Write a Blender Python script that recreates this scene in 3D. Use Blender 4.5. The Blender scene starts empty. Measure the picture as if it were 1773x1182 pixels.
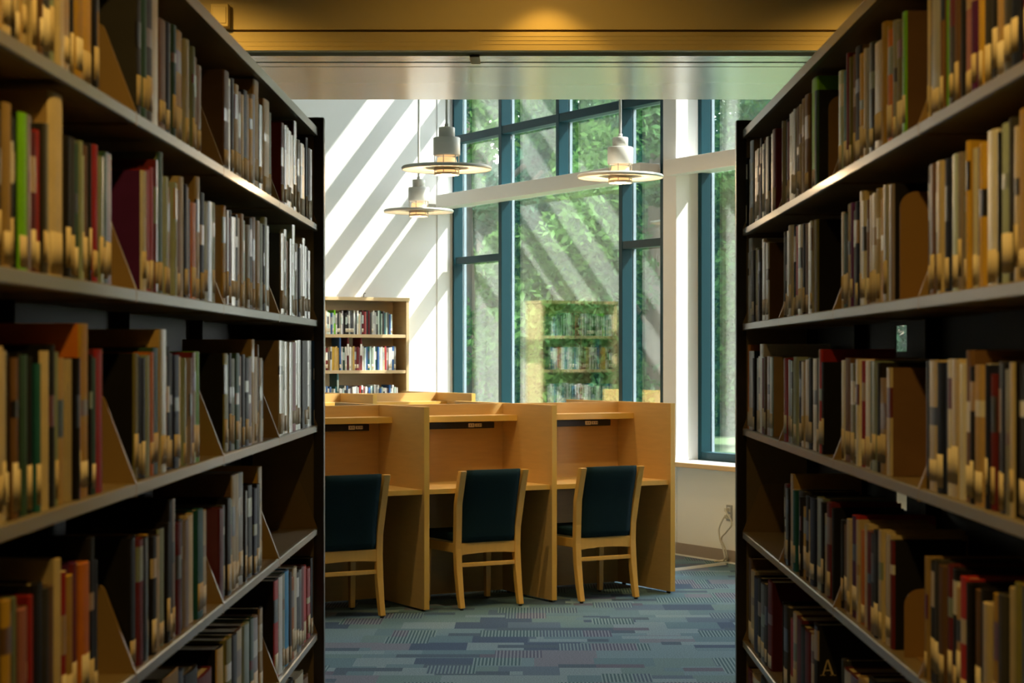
import bpy, bmesh, math, random
import numpy as np
from mathutils import Vector, Matrix
random.seed(7)
scene = bpy.context.scene
COL = scene.collection
R = math.radians
PI = math.pi

# ------------------------------------------------------------------ camera
EYE = 1.58
F = 3300.0
cam_d = bpy.data.cameras.new('camera')
cam = bpy.data.objects.new('camera', cam_d)
COL.objects.link(cam)
cam.location = (0, 0, EYE)
cam.rotation_euler = (R(90), 0, 0)
cam_d.sensor_width = 36.0
cam_d.lens = 36.0 * F / 1773.0
cam_d.shift_x = -33.5 / 1773.0
cam_d.shift_y = 26.0 / 1773.0
cam_d.clip_start = 0.05
cam_d.dof.use_dof = True
cam_d.dof.focus_distance = 9.0
cam_d.dof.aperture_fstop = 8.0
scene.camera = cam
scene.view_settings.view_transform = 'Standard'
scene.view_settings.look = 'None'
scene.view_settings.gamma = 1.0
scene.view_settings.use_curve_mapping = False
scene.view_settings.exposure = 1.02
scene.cycles.max_bounces = 10
scene.cycles.transparent_max_bounces = 24
scene.cycles.sample_clamp_indirect = 6.0
scene.cycles.caustics_reflective = False
scene.cycles.caustics_refractive = False

VX, VY = 920.0, 617.0

# ------------------------------------------------------------------ materials
def nodes_of(name):
    m = bpy.data.materials.new(name)
    m.use_nodes = True
    nt = m.node_tree
    return m, nt, nt.nodes['Principled BSDF'], nt.nodes, nt.links

def pbr(name, col, rough=0.5, metal=0.0, var=0.08, scale=6.0, stretch=(1, 1, 1), bump=0.0, coat=0.0, spec=0.5, emit=None, estr=0.0):
    m, nt, p, N, L = nodes_of(name)
    p.inputs['Roughness'].default_value = rough
    p.inputs['Metallic'].default_value = metal
    p.inputs['Specular IOR Level'].default_value = spec
    if coat:
        p.inputs['Coat Weight'].default_value = coat
        p.inputs['Coat Roughness'].default_value = 0.12
    tc = N.new('ShaderNodeTexCoord')
    mp = N.new('ShaderNodeMapping')
    mp.inputs['Scale'].default_value = stretch
    nz = N.new('ShaderNodeTexNoise')
    nz.inputs['Scale'].default_value = scale
    nz.inputs['Detail'].default_value = 3
    L.new(tc.outputs['Object'], mp.inputs['Vector'])
    L.new(mp.outputs['Vector'], nz.inputs['Vector'])
    mx = N.new('ShaderNodeMix'); mx.data_type = 'RGBA'
    c = Vector(col[:3])
    mx.inputs['A'].default_value = (*(c * (1 - var)), 1)
    mx.inputs['B'].default_value = (*[min(1, v) for v in (c * (1 + var))], 1)
    L.new(nz.outputs['Fac'], mx.inputs['Factor'])
    L.new(mx.outputs['Result'], p.inputs['Base Color'])
    if bump:
        bp = N.new('ShaderNodeBump')
        bp.inputs['Strength'].default_value = bump
        bp.inputs['Distance'].default_value = 0.002
        L.new(nz.outputs['Fac'], bp.inputs['Height'])
        L.new(bp.outputs['Normal'], p.inputs['Normal'])
    if emit:
        p.inputs['Emission Color'].default_value = (*emit, 1)
        p.inputs['Emission Strength'].default_value = estr
    return m

M = {}
M['white_wall'] = pbr('white_wall_paint', (.66, .665, .66), .6, var=.02, scale=2)
M['cream_wall'] = pbr('cream_wall_paint', (.84, .81, .73), .6, var=.02, scale=2)
M['cream_trim'] = pbr('cream_trim_paint', (.86, .85, .82), .45, var=.02, scale=2)
M['bulk'] = pbr('bulkhead_paint', (.66, .50, .20), .5, var=.03, scale=2)
M['soffit'] = pbr('soffit_gloss_paint', (.84, .83, .78), .24, metal=.42, var=.03, scale=1.2, coat=.5, spec=.9)
M['trackshade'] = pbr('track_recess_shade', (.07, .05, .035), .5)  # shade of the recess, put into the colour
M['stackwall'] = pbr('stack_room_paint', (.34, .27, .17), .7, var=.03)
M['ceil'] = pbr('ceiling_paint', (.62, .56, .45), .8, var=.03)
M['base'] = pbr('taupe_rubber', (.30, .23, .18), .5, var=.05)
M['teal'] = pbr('teal_frame_paint', (.003, .036, .048), .45, var=.05, scale=3, spec=.2)
M['alu'] = pbr('aluminium_cap', (.30, .37, .42), .4, var=.04)
M['black'] = pbr('black_plastic', (.015, .014, .014), .45)
M['outlet'] = pbr('outlet_plastic', (.85, .84, .80), .4)
M['beam'] = pbr('beam_white_paint', (.78, .78, .75), .5, var=.02)
M['greyplate'] = pbr('grey_plate', (.33, .32, .29), .4)
M['cord'] = pbr('cord_plastic', (.62, .57, .46), .45)
M['raceway'] = pbr('raceway_plastic', (.52, .52, .49), .5)
M['maple'] = pbr('maple_laminate', (.58, .365, .13), .42, var=.10, scale=7, stretch=(1, 1, 9))
M['maplepale'] = pbr('pale_maple', (.56, .41, .225), .42, var=.10, scale=7, stretch=(1, 1, 9))
M['mapleedge'] = pbr('maple_edge_band', (.72, .43, .09), .38, var=.10, scale=9, stretch=(1, 1, .2))
M['chairwood'] = pbr('chair_beech', (.74, .41, .085), .36, var=.12, scale=9, stretch=(3, 3, .3), coat=.2)
M['fabric'] = pbr('teal_upholstery', (.006, .021, .027), .9, var=.35, scale=180, bump=.3, spec=.12)
M['sillwhite'] = pbr('sill_laminate', (.78, .79, .80), .4, var=.02)
M['sillwood'] = pbr('sill_wood_edge', (.66, .44, .22), .4, var=.1, scale=8)
M['lampwhite'] = pbr('lamp_enamel', (.66, .65, .60), .42, var=.02)
M['lampring'] = pbr('lamp_ring_metal', (.40, .34, .25), .4, metal=.3)
M['lampglow'] = pbr('lamp_diffuser', (.9, .7, .45), .5, emit=(1.0, .56, .22), estr=.5)
M['shelf'] = pbr('rack_tan_enamel', (.24, .17, .085), .5, var=.06, scale=4)
M['lip'] = pbr('rack_lip_enamel', (.23, .20, .145), .34, var=.08, scale=3, coat=.15, spec=.7)
M['bracket'] = pbr('rack_bracket_enamel', (.30, .20, .085), .42, var=.08, scale=5)
M['rackback'] = pbr('rack_enamel_and_shade', (.014, .010, .008), .7, var=.08, scale=4)  # near-black; on the sheet behind the books it stands for shade
M['endpanel'] = pbr('dark_walnut_panel', (.022, .014, .012), .34, var=.3, scale=6, stretch=(4, 4, .4), coat=.2)
M['pages'] = pbr('book_pages', (.58, .48, .31), .8, var=.14, scale=60, stretch=(8, .2, .2))
M['bookend'] = pbr('bookend_bronze', (.30, .17, .055), .5, var=.06)
M['sticker'] = [pbr('call_number_sticker', c, .7, var=.10, scale=50, spec=.1) for c in ((.70, .60, .43), (.78, .70, .56), (.62, .51, .33))]
M['bark'] = pbr('tree_bark', (.10, .075, .05), .9, var=.3, scale=10, stretch=(4, 4, .6), bump=.6)
M['lawn'] = pbr('lawn_grass', (.055, .10, .03), .9, var=.4, scale=3, bump=.4)

def leaf_mat(name, col):
    m, nt, p, N, L = nodes_of(name)
    N.remove(p)
    out = N['Material Output']
    tc = N.new('ShaderNodeTexCoord')
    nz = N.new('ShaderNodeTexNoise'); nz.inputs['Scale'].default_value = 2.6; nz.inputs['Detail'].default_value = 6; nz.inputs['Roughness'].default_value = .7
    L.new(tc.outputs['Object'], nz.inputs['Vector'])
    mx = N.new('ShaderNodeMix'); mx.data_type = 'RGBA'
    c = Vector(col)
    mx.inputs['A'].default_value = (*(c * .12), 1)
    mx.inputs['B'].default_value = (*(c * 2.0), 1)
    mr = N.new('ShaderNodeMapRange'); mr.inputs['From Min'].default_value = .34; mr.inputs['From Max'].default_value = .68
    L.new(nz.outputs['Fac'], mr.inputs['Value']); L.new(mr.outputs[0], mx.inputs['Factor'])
    d = N.new('ShaderNodeBsdfDiffuse'); t = N.new('ShaderNodeBsdfTranslucent')
    L.new(mx.outputs['Result'], d.inputs['Color']); L.new(mx.outputs['Result'], t.inputs['Color'])
    a = N.new('ShaderNodeMixShader'); a.inputs[0].default_value = .32
    L.new(d.outputs[0], a.inputs[1]); L.new(t.outputs[0], a.inputs[2])
    L.new(a.outputs[0], out.inputs['Surface'])
    return m
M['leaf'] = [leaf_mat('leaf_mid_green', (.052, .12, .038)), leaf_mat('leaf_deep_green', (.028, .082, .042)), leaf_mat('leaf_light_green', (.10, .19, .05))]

def glass_mat():
    m, nt, p, N, L = nodes_of('window_glass')
    N.remove(p)
    out = N['Material Output']
    lw = N.new('ShaderNodeLayerWeight'); lw.inputs['Blend'].default_value = .5
    pw = N.new('ShaderNodeMath'); pw.operation = 'POWER'; pw.inputs[1].default_value = 4.0
    L.new(lw.outputs['Facing'], pw.inputs[0])
    ml = N.new('ShaderNodeMath'); ml.operation = 'MULTIPLY_ADD'; ml.inputs[1].default_value = .9; ml.inputs[2].default_value = .155
    L.new(pw.outputs[0], ml.inputs[0])
    tr = N.new('ShaderNodeBsdfTransparent'); tr.inputs['Color'].default_value = (.95, .975, .96, 1)
    gl = N.new('ShaderNodeBsdfGlossy'); gl.inputs['Roughness'].default_value = 0.0
    gl.inputs['Color'].default_value = (.95, 1, 1, 1)
    ms = N.new('ShaderNodeMixShader')
    L.new(ml.outputs[0], ms.inputs[0]); L.new(tr.outputs[0], ms.inputs[1]); L.new(gl.outputs[0], ms.inputs[2])
    L.new(ms.outputs[0], out.inputs['Surface'])
    return m
M['glass'] = glass_mat()

def carpet_mat():
    m, nt, p, N, L = nodes_of('carpet_tiles')
    p.inputs['Roughness'].default_value = .95
    p.inputs['Specular IOR Level'].default_value = .1
    tc = N.new('ShaderNodeTexCoord')
    sep = N.new('ShaderNodeSeparateXYZ'); L.new(tc.outputs['Object'], sep.inputs[0])
    X, Y = sep.outputs['X'], sep.outputs['Y']
    def mth(op, a, b=None, c=None):
        n = N.new('ShaderNodeMath'); n.operation = op
        for i, v in enumerate((a, b, c)):
            if v is None: continue
            if isinstance(v, (int, float)): n.inputs[i].default_value = v
            else: L.new(v, n.inputs[i])
        return n.outputs[0]
    def white(a, b, w):
        cx = N.new('ShaderNodeCombineXYZ')
        L.new(a, cx.inputs[0]); L.new(b, cx.inputs[1]); cx.inputs[2].default_value = w
        wn = N.new('ShaderNodeTexWhiteNoise'); wn.noise_dimensions = '3D'
        L.new(cx.outputs[0], wn.inputs['Vector'])
        return wn.outputs['Value']
    def rnd1(a, w):
        wn = N.new('ShaderNodeTexWhiteNoise'); wn.noise_dimensions = '2D'
        cx = N.new('ShaderNodeCombineXYZ'); L.new(a, cx.inputs[0]); cx.inputs[1].default_value = w
        L.new(cx.outputs[0], wn.inputs['Vector'])
        return wn.outputs['Value']
    def cells(sx, sy, w):
        iy = mth('FLOOR', mth('DIVIDE', Y, sy))
        off = rnd1(iy, w)
        ix = mth('FLOOR', mth('ADD', mth('DIVIDE', X, sx), mth('MULTIPLY', off, 7.0)))
        return white(ix, iy, w)
    def ramp(fac, stops):
        r = N.new('ShaderNodeValToRGB'); r.color_ramp.interpolation = 'CONSTANT'
        e = r.color_ramp.elements
        e[0].position = stops[0][0]; e[0].color = (*stops[0][1], 1)
        e[1].position = stops[1][0]; e[1].color = (*stops[1][1], 1)
        for pos, c in stops[2:]:
            k = e.new(pos); k.color = (*c, 1)
        L.new(fac, r.inputs[0])
        return r.outputs[0]
    def mix(f, a, b):
        mx = N.new('ShaderNodeMix'); mx.data_type = 'RGBA'
        L.new(f, mx.inputs['Factor']); L.new(a, mx.inputs['A']); L.new(b, mx.inputs['B'])
        return mx.outputs['Result']
    k = CARPET_K
    def K(r, g, b): return (r * k * .9, g * k, b * k * 1.1)
    base = ramp(cells(.31, .27, 1.3), [(0, K(.095, .145, .165)), (.22, K(.13, .18, .195)), (.42, K(.055, .078, .115)), (.56, K(.115, .165, .165)), (.72, K(.085, .115, .15)), (.82, K(.145, .14, .165)), (.90, K(.165, .205, .215))])
    second = ramp(cells(.44, .11, 5.1), [(0, K(.065, .09, .115)), (.4, K(.105, .155, .175)), (.62, K(.10, .095, .12)), (.75, K(.165, .21, .22))])
    col = mix(mth('GREATER_THAN', cells(.44, .11, 9.7), .78), base, second)
    st = mth('SINE', mth('MULTIPLY', X, 2 * PI / .019))
    sf = mth('GREATER_THAN', st, .05)
    sc = ramp(cells(.25, .25, 3.9), [(0, K(.165, .215, .215)), (.5, K(.15, .195, .205)), (.8, K(.17, .175, .195))])
    sd = ramp(cells(.25, .25, 3.9), [(0, K(.05, .09, .10)), (.5, K(.06, .085, .115)), (.8, K(.075, .075, .105))])
    n_s = mix(sf, sd, sc)
    col = mix(mth('GREATER_THAN', cells(.25, .25, 3.95), .74), col, n_s)
    nz = N.new('ShaderNodeTexNoise'); nz.inputs['Scale'].default_value = 130; nz.inputs['Detail'].default_value = 2
    L.new(tc.outputs['Object'], nz.inputs['Vector'])
    mm = N.new('ShaderNodeMix'); mm.data_type = 'RGBA'; mm.blend_type = 'MULTIPLY'; mm.inputs['Factor'].default_value = 1
    gr = N.new('ShaderNodeMapRange'); gr.inputs['To Min'].default_value = .25; gr.inputs['To Max'].default_value = 1.75
    L.new(nz.outputs['Fac'], gr.inputs['Value'])
    L.new(col, mm.inputs['A']); L.new(gr.outputs[0], mm.inputs['B'])
    L.new(mm.outputs['Result'], p.inputs['Base Color'])
    return m
CARPET_K = 1.12
M['carpet'] = carpet_mat()

# ------------------------------------------------------------------ mesh helpers
class MB:
    def __init__(s):
        s.v = []; s.f = []; s.m = []; s.sm = []
    def add(s, verts, faces, mat=0, smooth=False):
        o = len(s.v)
        s.v += [tuple(v) for v in verts]
        for fc in faces:
            s.f.append(tuple(i + o for i in fc)); s.m.append(mat); s.sm.append(smooth)
    def box(s, x0, x1, y0, y1, z0, z1, mat=0):
        v = [(x, y, z) for z in (z0, z1) for y in (y0, y1) for x in (x0, x1)]
        s.add(v, [(0, 2, 3, 1), (4, 5, 7, 6), (0, 1, 5, 4), (2, 6, 7, 3), (0, 4, 6, 2), (1, 3, 7, 5)], mat)
    def prism(s, poly, axis, a0, a1, mat=0, smooth=False):
        """poly: 2D points; axis 'x': (y,z) extruded in x, 'y': (x,z), 'z': (x,y)"""
        def mk(p, a):
            return {'x': (a, p[0], p[1]), 'y': (p[0], a, p[1]), 'z': (p[0], p[1], a)}[axis]
        n = len(poly)
        v = [mk(p, a0) for p in poly] + [mk(p, a1) for p in poly]
        s.add(v, [(i, (i + 1) % n, n + (i + 1) % n, n + i) for i in range(n)], mat, smooth)
        s.add(v, [tuple(range(n - 1, -1, -1)), tuple(range(n, 2 * n))], mat)
    def lathe(s, prof, n=32, mat=0, cx=0, cy=0, closed=False):
        v = []; f = []
        k = len(prof)
        for i in range(n):
            a = 2 * PI * i / n
            for r, z in prof:
                v.append((cx + r * math.cos(a), cy + r * math.sin(a), z))
        for i in range(n):
            j = (i + 1) % n
            for q in range(k if closed else k - 1):
                q2 = (q + 1) % k
                f.append((i * k + q, j * k + q, j * k + q2, i * k + q2))
        s.add(v, f, mat, True)
    def tube(s, pts, r, n=8, mat=0, rect=None):
        """sweep a circle (or rect=(w,d)) along pts"""
        pts = [Vector(p) for p in pts]
        rings = []
        for i, p in enumerate(pts):
            d = (pts[min(i + 1, len(pts) - 1)] - pts[max(i - 1, 0)]).normalized()
            up = Vector((0, 0, 1)) if abs(d.z) < .9 else Vector((0, 1, 0))
            a = d.cross(up).normalized(); b = a.cross(d).normalized()
            rings.append([p + a * r * math.cos(2 * PI * k / n) + b * r * math.sin(2 * PI * k / n) for k in range(n)])
        v = [q for ring in rings for q in ring]
        f = []
        for i in range(len(rings) - 1):
            for k in range(n):
                k2 = (k + 1) % n
                f.append((i * n + k, i * n + k2, (i + 1) * n + k2, (i + 1) * n + k))
        s.add(v, f, mat, True)
        s.add(v, [tuple(range(n - 1, -1, -1)), tuple((len(rings) - 1) * n + k for k in range(n))], mat)
    def mesh(s, name, mats):
        me = bpy.data.meshes.new(name)
        me.from_pydata(s.v, [], s.f)
        for m in (mats if isinstance(mats, (list, tuple)) else [mats]):
            me.materials.append(m)
        me.polygons.foreach_set('material_index', s.m)
        me.polygons.foreach_set('use_smooth', s.sm)
        bm = bmesh.new(); bm.from_mesh(me)
        bmesh.ops.recalc_face_normals(bm, faces=bm.faces)
        bm.to_mesh(me); bm.free()
        me.update()
        return me
    def build(s, name, mats, parent=None, bevel=0.0, seg=2):
        o = bpy.data.objects.new(name, s.mesh(name, mats))
        COL.objects.link(o)
        if parent: o.parent = parent
        if bevel:
            b = o.modifiers.new('bevel', 'BEVEL'); b.width = bevel; b.segments = seg; b.limit_method = 'ANGLE'; b.angle_limit = R(40)
            b.harden_normals = False
        return o

def bx(name, mat, dims, parent=None, bevel=0.0):
    m = MB(); m.box(*dims)
    return m.build(name, mat, parent, bevel)

def tag(o, label, cat, group=None, kind=None):
    o['label'] = label; o['category'] = cat
    if group: o['group'] = group
    if kind: o['kind'] = kind
    return o
def thing(name, label, cat, loc=(0, 0, 0), rz=0.0, group=None):
    o = bpy.data.objects.new(name, None); COL.objects.link(o)
    o.empty_display_size = .1
    o.location = loc; o.rotation_euler = (0, 0, rz)
    return tag(o, label, cat, group)
def struct(o, label=None, cat=None):
    o['kind'] = 'structure'
    if label: o['label'] = label
    if cat: o['category'] = cat
    return o

# ------------------------------------------------------------------ reading-room frame (turned 30 degrees to the racks)
A = R(30)
U = Vector((math.cos(A), math.sin(A), 0)); V = Vector((-math.sin(A), math.cos(A), 0))
W0 = Vector((-.77, 18.54, 0))          # corner of back wall and window wall (mullion fronts)
def room(a, t, z=0): return W0 + U * a - V * t + Vector((0, 0, z))
def rbox(m, a0, a1, t0, t1, z0, z1, mat=0):  # local frame of an object at W0 turned by A: x = a, y = -t
    m.box(a0, a1, -t1, -t0, z0, z1, mat)
def rplace(o, kind=True):
    o.location = W0; o.rotation_euler = (0, 0, A)
    return o
HC = 6.2       # reading-room ceiling
TEND = 11.4

# floor
pE = room(.35, -.25); pD = room(-8, -.25); pF = room(.35, 11.6)
m = MB(); m.prism([(-8, -4), (6.2, -4), (6.2, 8.4), (pF.x, 8.4), (pF.x, pF.y), (pE.x, pE.y), (pD.x, pD.y), (-8, pD.y)], 'z', -.1, 0)
fl = m.build('floor', M['carpet']); struct(fl, 'blue grey patterned carpet tile floor', 'floor')
# outdoor ground
m = MB(); m.box(-20, 40, 2, 60, -.45, -.15)
gl = m.build('lawn', M['lawn']); struct(gl, 'green lawn outside the windows', 'ground')
# back wall with pilaster strip at the corner
m = MB(); rbox(m, -8, .10, -.25, 0, 0, HC)
bw = rplace(m.build('wall_back', M['white_wall'])); struct(bw, 'white sunlit back wall with diagonal shadow stripes', 'wall')
m = MB(); rbox(m, -.165, 0.0, 0, .006, 0, HC)
pl = rplace(m.build('trim_1', M['white_wall'])); struct(pl, 'narrow white wall strip beside the window corner', 'wall trim')
# reading-room ceiling & left wall
pA = room(.35, -.25); pB = room(-8, -.25); pC = room(.35, 11.6)
m = MB(); m.prism([(-8, 8.55), (pC.x, 8.55), (pC.x, pC.y), (pA.x, pA.y), (pB.x, pB.y), (-8, pB.y)], 'z', HC, HC + .2)
struct(m.build('ceiling_reading', M['white_wall']), 'white ceiling of the reading room', 'ceiling')
m = MB(); m.box(-7.2, -7.0, -4, 20.0, 0, HC)
struct(m.build('wall_left', M['cream_wall']), 'cream side wall', 'wall')
# window wall: below sill, above head
m = MB(); rbox(m, 0, .35, 0, TEND, 0, .72); rbox(m, .0, .30, 0, TEND, 5.55, HC)
ww = rplace(m.build('wall_window', M['cream_wall'])); struct(ww, 'cream wall under the window sill', 'wall')
m = MB(); rbox(m, -.012, 0, 3.0, TEND, .0, .10)
bb = rplace(m.build('baseboard_window', M['base'])); struct(bb, 'taupe rubber baseboard under the windows', 'baseboard')
m = MB(); rbox(m, -.017, 0, 3.0, TEND, .0, .012)
sh = rplace(m.build('trim_2', M['cream_trim'])); struct(sh, 'pale bead at the foot of the baseboard', 'trim')
# sill
sill = bpy.data.objects.new('trim_3', None); COL.objects.link(sill); rplace(sill); struct(sill, 'white window sill with dark vent slots and wooden edge', 'window sill')
m = MB(); rbox(m, -.13, .34, 0, TEND, .72, .752)
m.build('sill_board', M['sillwhite'], sill)
m = MB(); rbox(m, -.155, -.13, 0, TEND, .715, .754)
m.build('sill_nosing', M['sillwood'], sill, bevel=.006)
m = MB()
for a0 in (-.075, .0, .085): rbox(m, a0, a0 + .012, .05, TEND - .05, .7525, .7535)
m.build('vent_slot', M['black'], sill)

# ---- window 1
def window(name, n):
    o = bpy.data.objects.new(name, None); COL.objects.link(o); rplace(o); struct(o, n, 'window')
    return o
SILL = .752
HEAD = 5.55
TRZ = [(2.475, 2.54), (3.645, 3.72), (4.16, 4.235), (4.75, 4.83)]
def mull(w, t0, t1, z0, z1, da=0.0, depth=.10):
    m = MB(); rbox(m, da, da + depth, t0, t1, z0, z1)
    m.build('mullion', M['teal'], w, bevel=.003)
    m = MB(); rbox(m, da + depth + .016, da + depth + .042, t0 + .005, t1 - .005, z0, z1)
    m.build('outer_cap', M['alu'], w)
def trans(w, t0, t1, z0, z1, da=0.004, depth=.095):
    m = MB(); rbox(m, da, da + depth, t0, t1, z0, z1)
    m.build('transom', M['teal'], w, bevel=.003)
    m = MB(); rbox(m, da + depth + .016, da + depth + .045, t0, t1, z0 + .005, z1 - .005)
    m.build('outer_cap', M['alu'], w)
w1 = window('window_1', 'tall teal framed window wall beside the white back wall')
T1E = 3.70
mull(w1, 0.0, .035, SILL, HEAD)
mull(w1, .925, .985, SILL, HEAD)
mull(w1, 1.97, 2.025, 3.10, HEAD)
mull(w1, 3.0, 3.055, SILL, HEAD)
mull(w1, 3.62, 3.68, SILL, HEAD)
for z0, z1 in TRZ[1:]: trans(w1, .06, 3.62, z0, z1)
trans(w1, .06, .925, *TRZ[0]); trans(w1, 3.055, 3.62, *TRZ[0])
trans(w1, .06, 3.62, SILL, SILL + .06); trans(w1, .06, 3.62, HEAD - .06, HEAD)
m = MB(); rbox(m, .101, .113, .0, T1E, SILL, HEAD)
m.build('glass_pane', M['glass'], w1)
# the white beam in front of the mullions
m = MB(); rbox(m, -.195, -.002, 0.032, 3.62, 3.014, 3.138); rbox(m, -.002, .10, .06, 3.62, 3.03, 3.10)
rplace(struct(m.build('trim_4', M['beam'], bevel=.003), 'white beam crossing the teal window wall', 'beam'))
# columns
def column(n, t0, t1):
    m = MB(); rbox(m, -.012, .36, t0, t1, .0, HC)
    rplace(struct(m.build('wall_column_%d' % n, M['cream_trim'], bevel=.004), 'cream square column between two windows', 'column'))
column(1, 3.68, 3.865)
for k, (t0, t1) in enumerate([(3.865, 6.68), (6.87, 9.6)]):
    w = window('window_%d' % (k + 2), ['tall teal framed window right of the cream column, half hidden by the right rack', 'teal framed window behind the right rack'][k])
    if k == 0: column(2, 6.68, 6.87)
    else: column(3, 9.6, TEND)
    d = .20
    mull(w, t0, t0 + .05, SILL, HEAD, d, .09); mull(w, t1 - .05, t1, SILL, HEAD, d, .09)
    mull(w, (t0 + t1) / 2 - .03, (t0 + t1) / 2 + .03, SILL, HEAD, d, .09)
    trans(w, t0 + .05, t1 - .05, SILL, SILL + .065, d, .09)
    trans(w, t0 + .05, t1 - .05, HEAD - .06, HEAD, d, .09)
    for z0, z1 in TRZ[2:]: trans(w, t0 + .05, t1 - .05, z0, z1, d, .09)
    m = MB(); rbox(m, d + .091, d + .103, t0, t1, SILL, HEAD)
    m.build('glass_pane', M['glass'], w)
    m = MB(); rbox(m, -.13, -.02, t0 + .005, t1 - .005, 3.014, 3.138); rbox(m, -.02, d + .09, t0 + .005, t1 - .005, 3.05, 3.13)
    rplace(struct(m.build('trim_%d' % (5 + k), M['cream_trim'], bevel=.003), 'white beam crossing the window beside the column', 'beam'))

# ------------------------------------------------------------------ bulkhead between rack room and reading room
m = MB(); m.box(-7.0, 6.2, 7.71, 8.68, 2.75, 2.80)
m.box(-7.0, 6.2, 8.60, 8.68, 2.80, HC)
struct(m.build('ceiling_soffit', M['soffit']), 'grey glossy soffit under the bulkhead', 'soffit')
m = MB(); m.box(-7.0, 6.2, 7.60, 7.695, 2.75, 2.80); m.box(-7.0, 6.2, 7.42, 7.47, 2.749, 2.80); m.box(-7.0, 6.2, 7.473, 7.51, 2.749, 2.80); m.box(-7.0, 6.2, 7.513, 7.56, 2.749, 2.80)
struct(m.build('trim_7', M['soffit']), 'grey shutter track strips under the bulkhead', 'trim')
m = MB(); m.box(-7.0, 6.2, 7.34, 8.0, 2.80, 2.86)
struct(m.build('trim_8', M['trackshade']), 'recess above the shutter track, its shade painted dark', 'trim')
m = MB(); m.box(-7.0, 6.2, 7.30, 7.345, 2.752, 2.823)
for z in (2.775, 2.79, 2.806): m.box(-.19, 6.2, 7.2985, 7.30, z, z + .0012)
for z in (2.768, 2.785): m.box(-7, -.27, 7.2985, 7.30, z, z + .0012)
m.box(-.19 - .05, -.19 - .012, 7.296, 7.30, 2.752, 2.823)
m.box(-.19 - .05, -.19 - .012, 7.42, 7.60, 2.745, 2.757)
struct(m.build('trim_9', M['bulk']), 'tan shutter housing with thin lines below the bulkhead', 'trim')
m = MB(); m.box(-7.0, 6.2, 7.30, 7.60, 2.832, 3.4)
struct(m.build('wall_bulkhead', M['bulk']), 'yellow lit bulkhead over the opening', 'wall')
SC = 3.06
m = MB(); m.box(-7.2, 9, -4, 7.30, SC, SC + .15)
struct(m.build('ceiling', M['ceil']), 'ceiling of the rack room', 'ceiling')
m = MB(); m.box(-7.2, 9, -4.1, -4, 0, SC)
struct(m.build('wall_rear', M['stackwall']), 'wall behind the racks', 'wall')
m = MB(); m.box(6.0, 6.2, -4, 8.4, 0, HC)
struct(m.build('wall_right', M['stackwall']), 'side wall of the rack room', 'wall')

# small box on the bulkhead
b = thing('wall_sensor', 'small beige box fixed on the bulkhead above the left rack', 'sensor box', (-1.187, 7.30, 2.835))
bx('housing', M['bulk'], (-.034, .034, -.05, 0, 0, .088), b, .004)
bx('cover_plate', M['bulk'], (-.026, .026, -.054, -.05, .012, .076), b, .002)

# ------------------------------------------------------------------ carrels
PITCH = .918
def carrel(name, label, loc, rz, left=False, right=True, strip=True, group=None, ox=.66):
    """local x along the row, y = 0 at the open front"""
    t = thing(name, label, 'study carrel', loc, rz, group)
    H = 1.265
    def side(x):
        m = MB(); m.box(x - .0175, x + .0175, .004, .672, .014, H); s = m.build('side_panel', M['maple'], t)
        m = MB(); m.box(x - .0178, x + .0178, 0, .004, .014, H); m.box(x - .0178, x + .0178, .0, .672, H, H + .003); m.build('edge_band', M['mapleedge'], s)
        m = MB(); m.lathe([(0, 0), (.014, 0), (.014, .014), (0, .014)], 12, 0, x, .05); m.lathe([(0, 0), (.014, 0), (.014, .014), (0, .014)], 12, 0, x, .6); m.build('glide', M['black'], s)
    if left: side(0)
    if right: side(PITCH)
    x0, x1 = .0185, PITCH - .0185
    m = MB(); m.box(x0, x1, .650, .671, .016, H); m.build('back_panel', M['maple'], t)
    m = MB(); m.box(x0, x1, .03, .649, .725, .755)
    d = m.build('desk_top', M['maple'], t)
    m = MB(); m.box(x0, x1, .026, .03, .725, .755); m.build('edge_band', M['mapleedge'], d)
    m = MB(); m.box(x0, x1, .454, .649, 1.155, 1.193)
    u = m.build('upper_shelf', M['maple'], t)
    m = MB(); m.box(x0, x1, .45, .454, 1.155, 1.193); m.build('edge_band', M['mapleedge'], u)
    if strip:
        s = bx('power_strip', M['black'], (x0 + .01, PITCH - .11, .60, .648, 1.103, 1.146), t, .003)
        m = MB(); m.box(ox, ox + .045, .594, .60, 1.112, 1.138); m.box(ox + .05, ox + .10, .594, .60, 1.114, 1.136)
        f = m.build('outlet', M['outlet'], s, .002)
        m = MB()
        for q in (ox + .012, ox + .028, ox + .062, ox + .078, ox + .09): m.box(q, q + .004, .593, .5945, 1.12, 1.131)
        m.build('socket_slot', M['black'], s)
    return t
D2 = Vector((.1485, 12.25, 0))
names = ['leftmost front study carrel with a power strip, partly hidden by the left rack', 'middle front study carrel with a power strip under its shelf', 'rightmost front study carrel in the near row, closest to the window sill']
for i in range(3):
    p = D2 + U * (PITCH * (i - 2))
    carrel('study_carrel', names[i], p, A, left=(i == 0), ox=[.66, .61, .60][i], group='study carrels in the front row')
names = ['back half of the near carrel row, behind the rightmost front carrel', 'back half of the near carrel row, behind the middle front carrel', 'back half of the near carrel row, behind the leftmost front carrel']
for i in range(3):
    p = D2 + U * (PITCH * (1 - i)) + V * 1.347
    carrel('study_carrel', names[i], p, A + PI, left=(i == 0), strip=False, group='study carrels behind the front row')
DF = Vector((-.488, 16.1, 0))
for i in range(2):
    p = DF + U * (PITCH * (i - 2))
    carrel('study_carrel', ['far study carrel standing before the maple bookcase, left of its pair', 'far study carrel with a sunlit shelf, right of its pair near the window'][i], p, A, left=(i == 0), strip=False, group='far study carrels')
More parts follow.
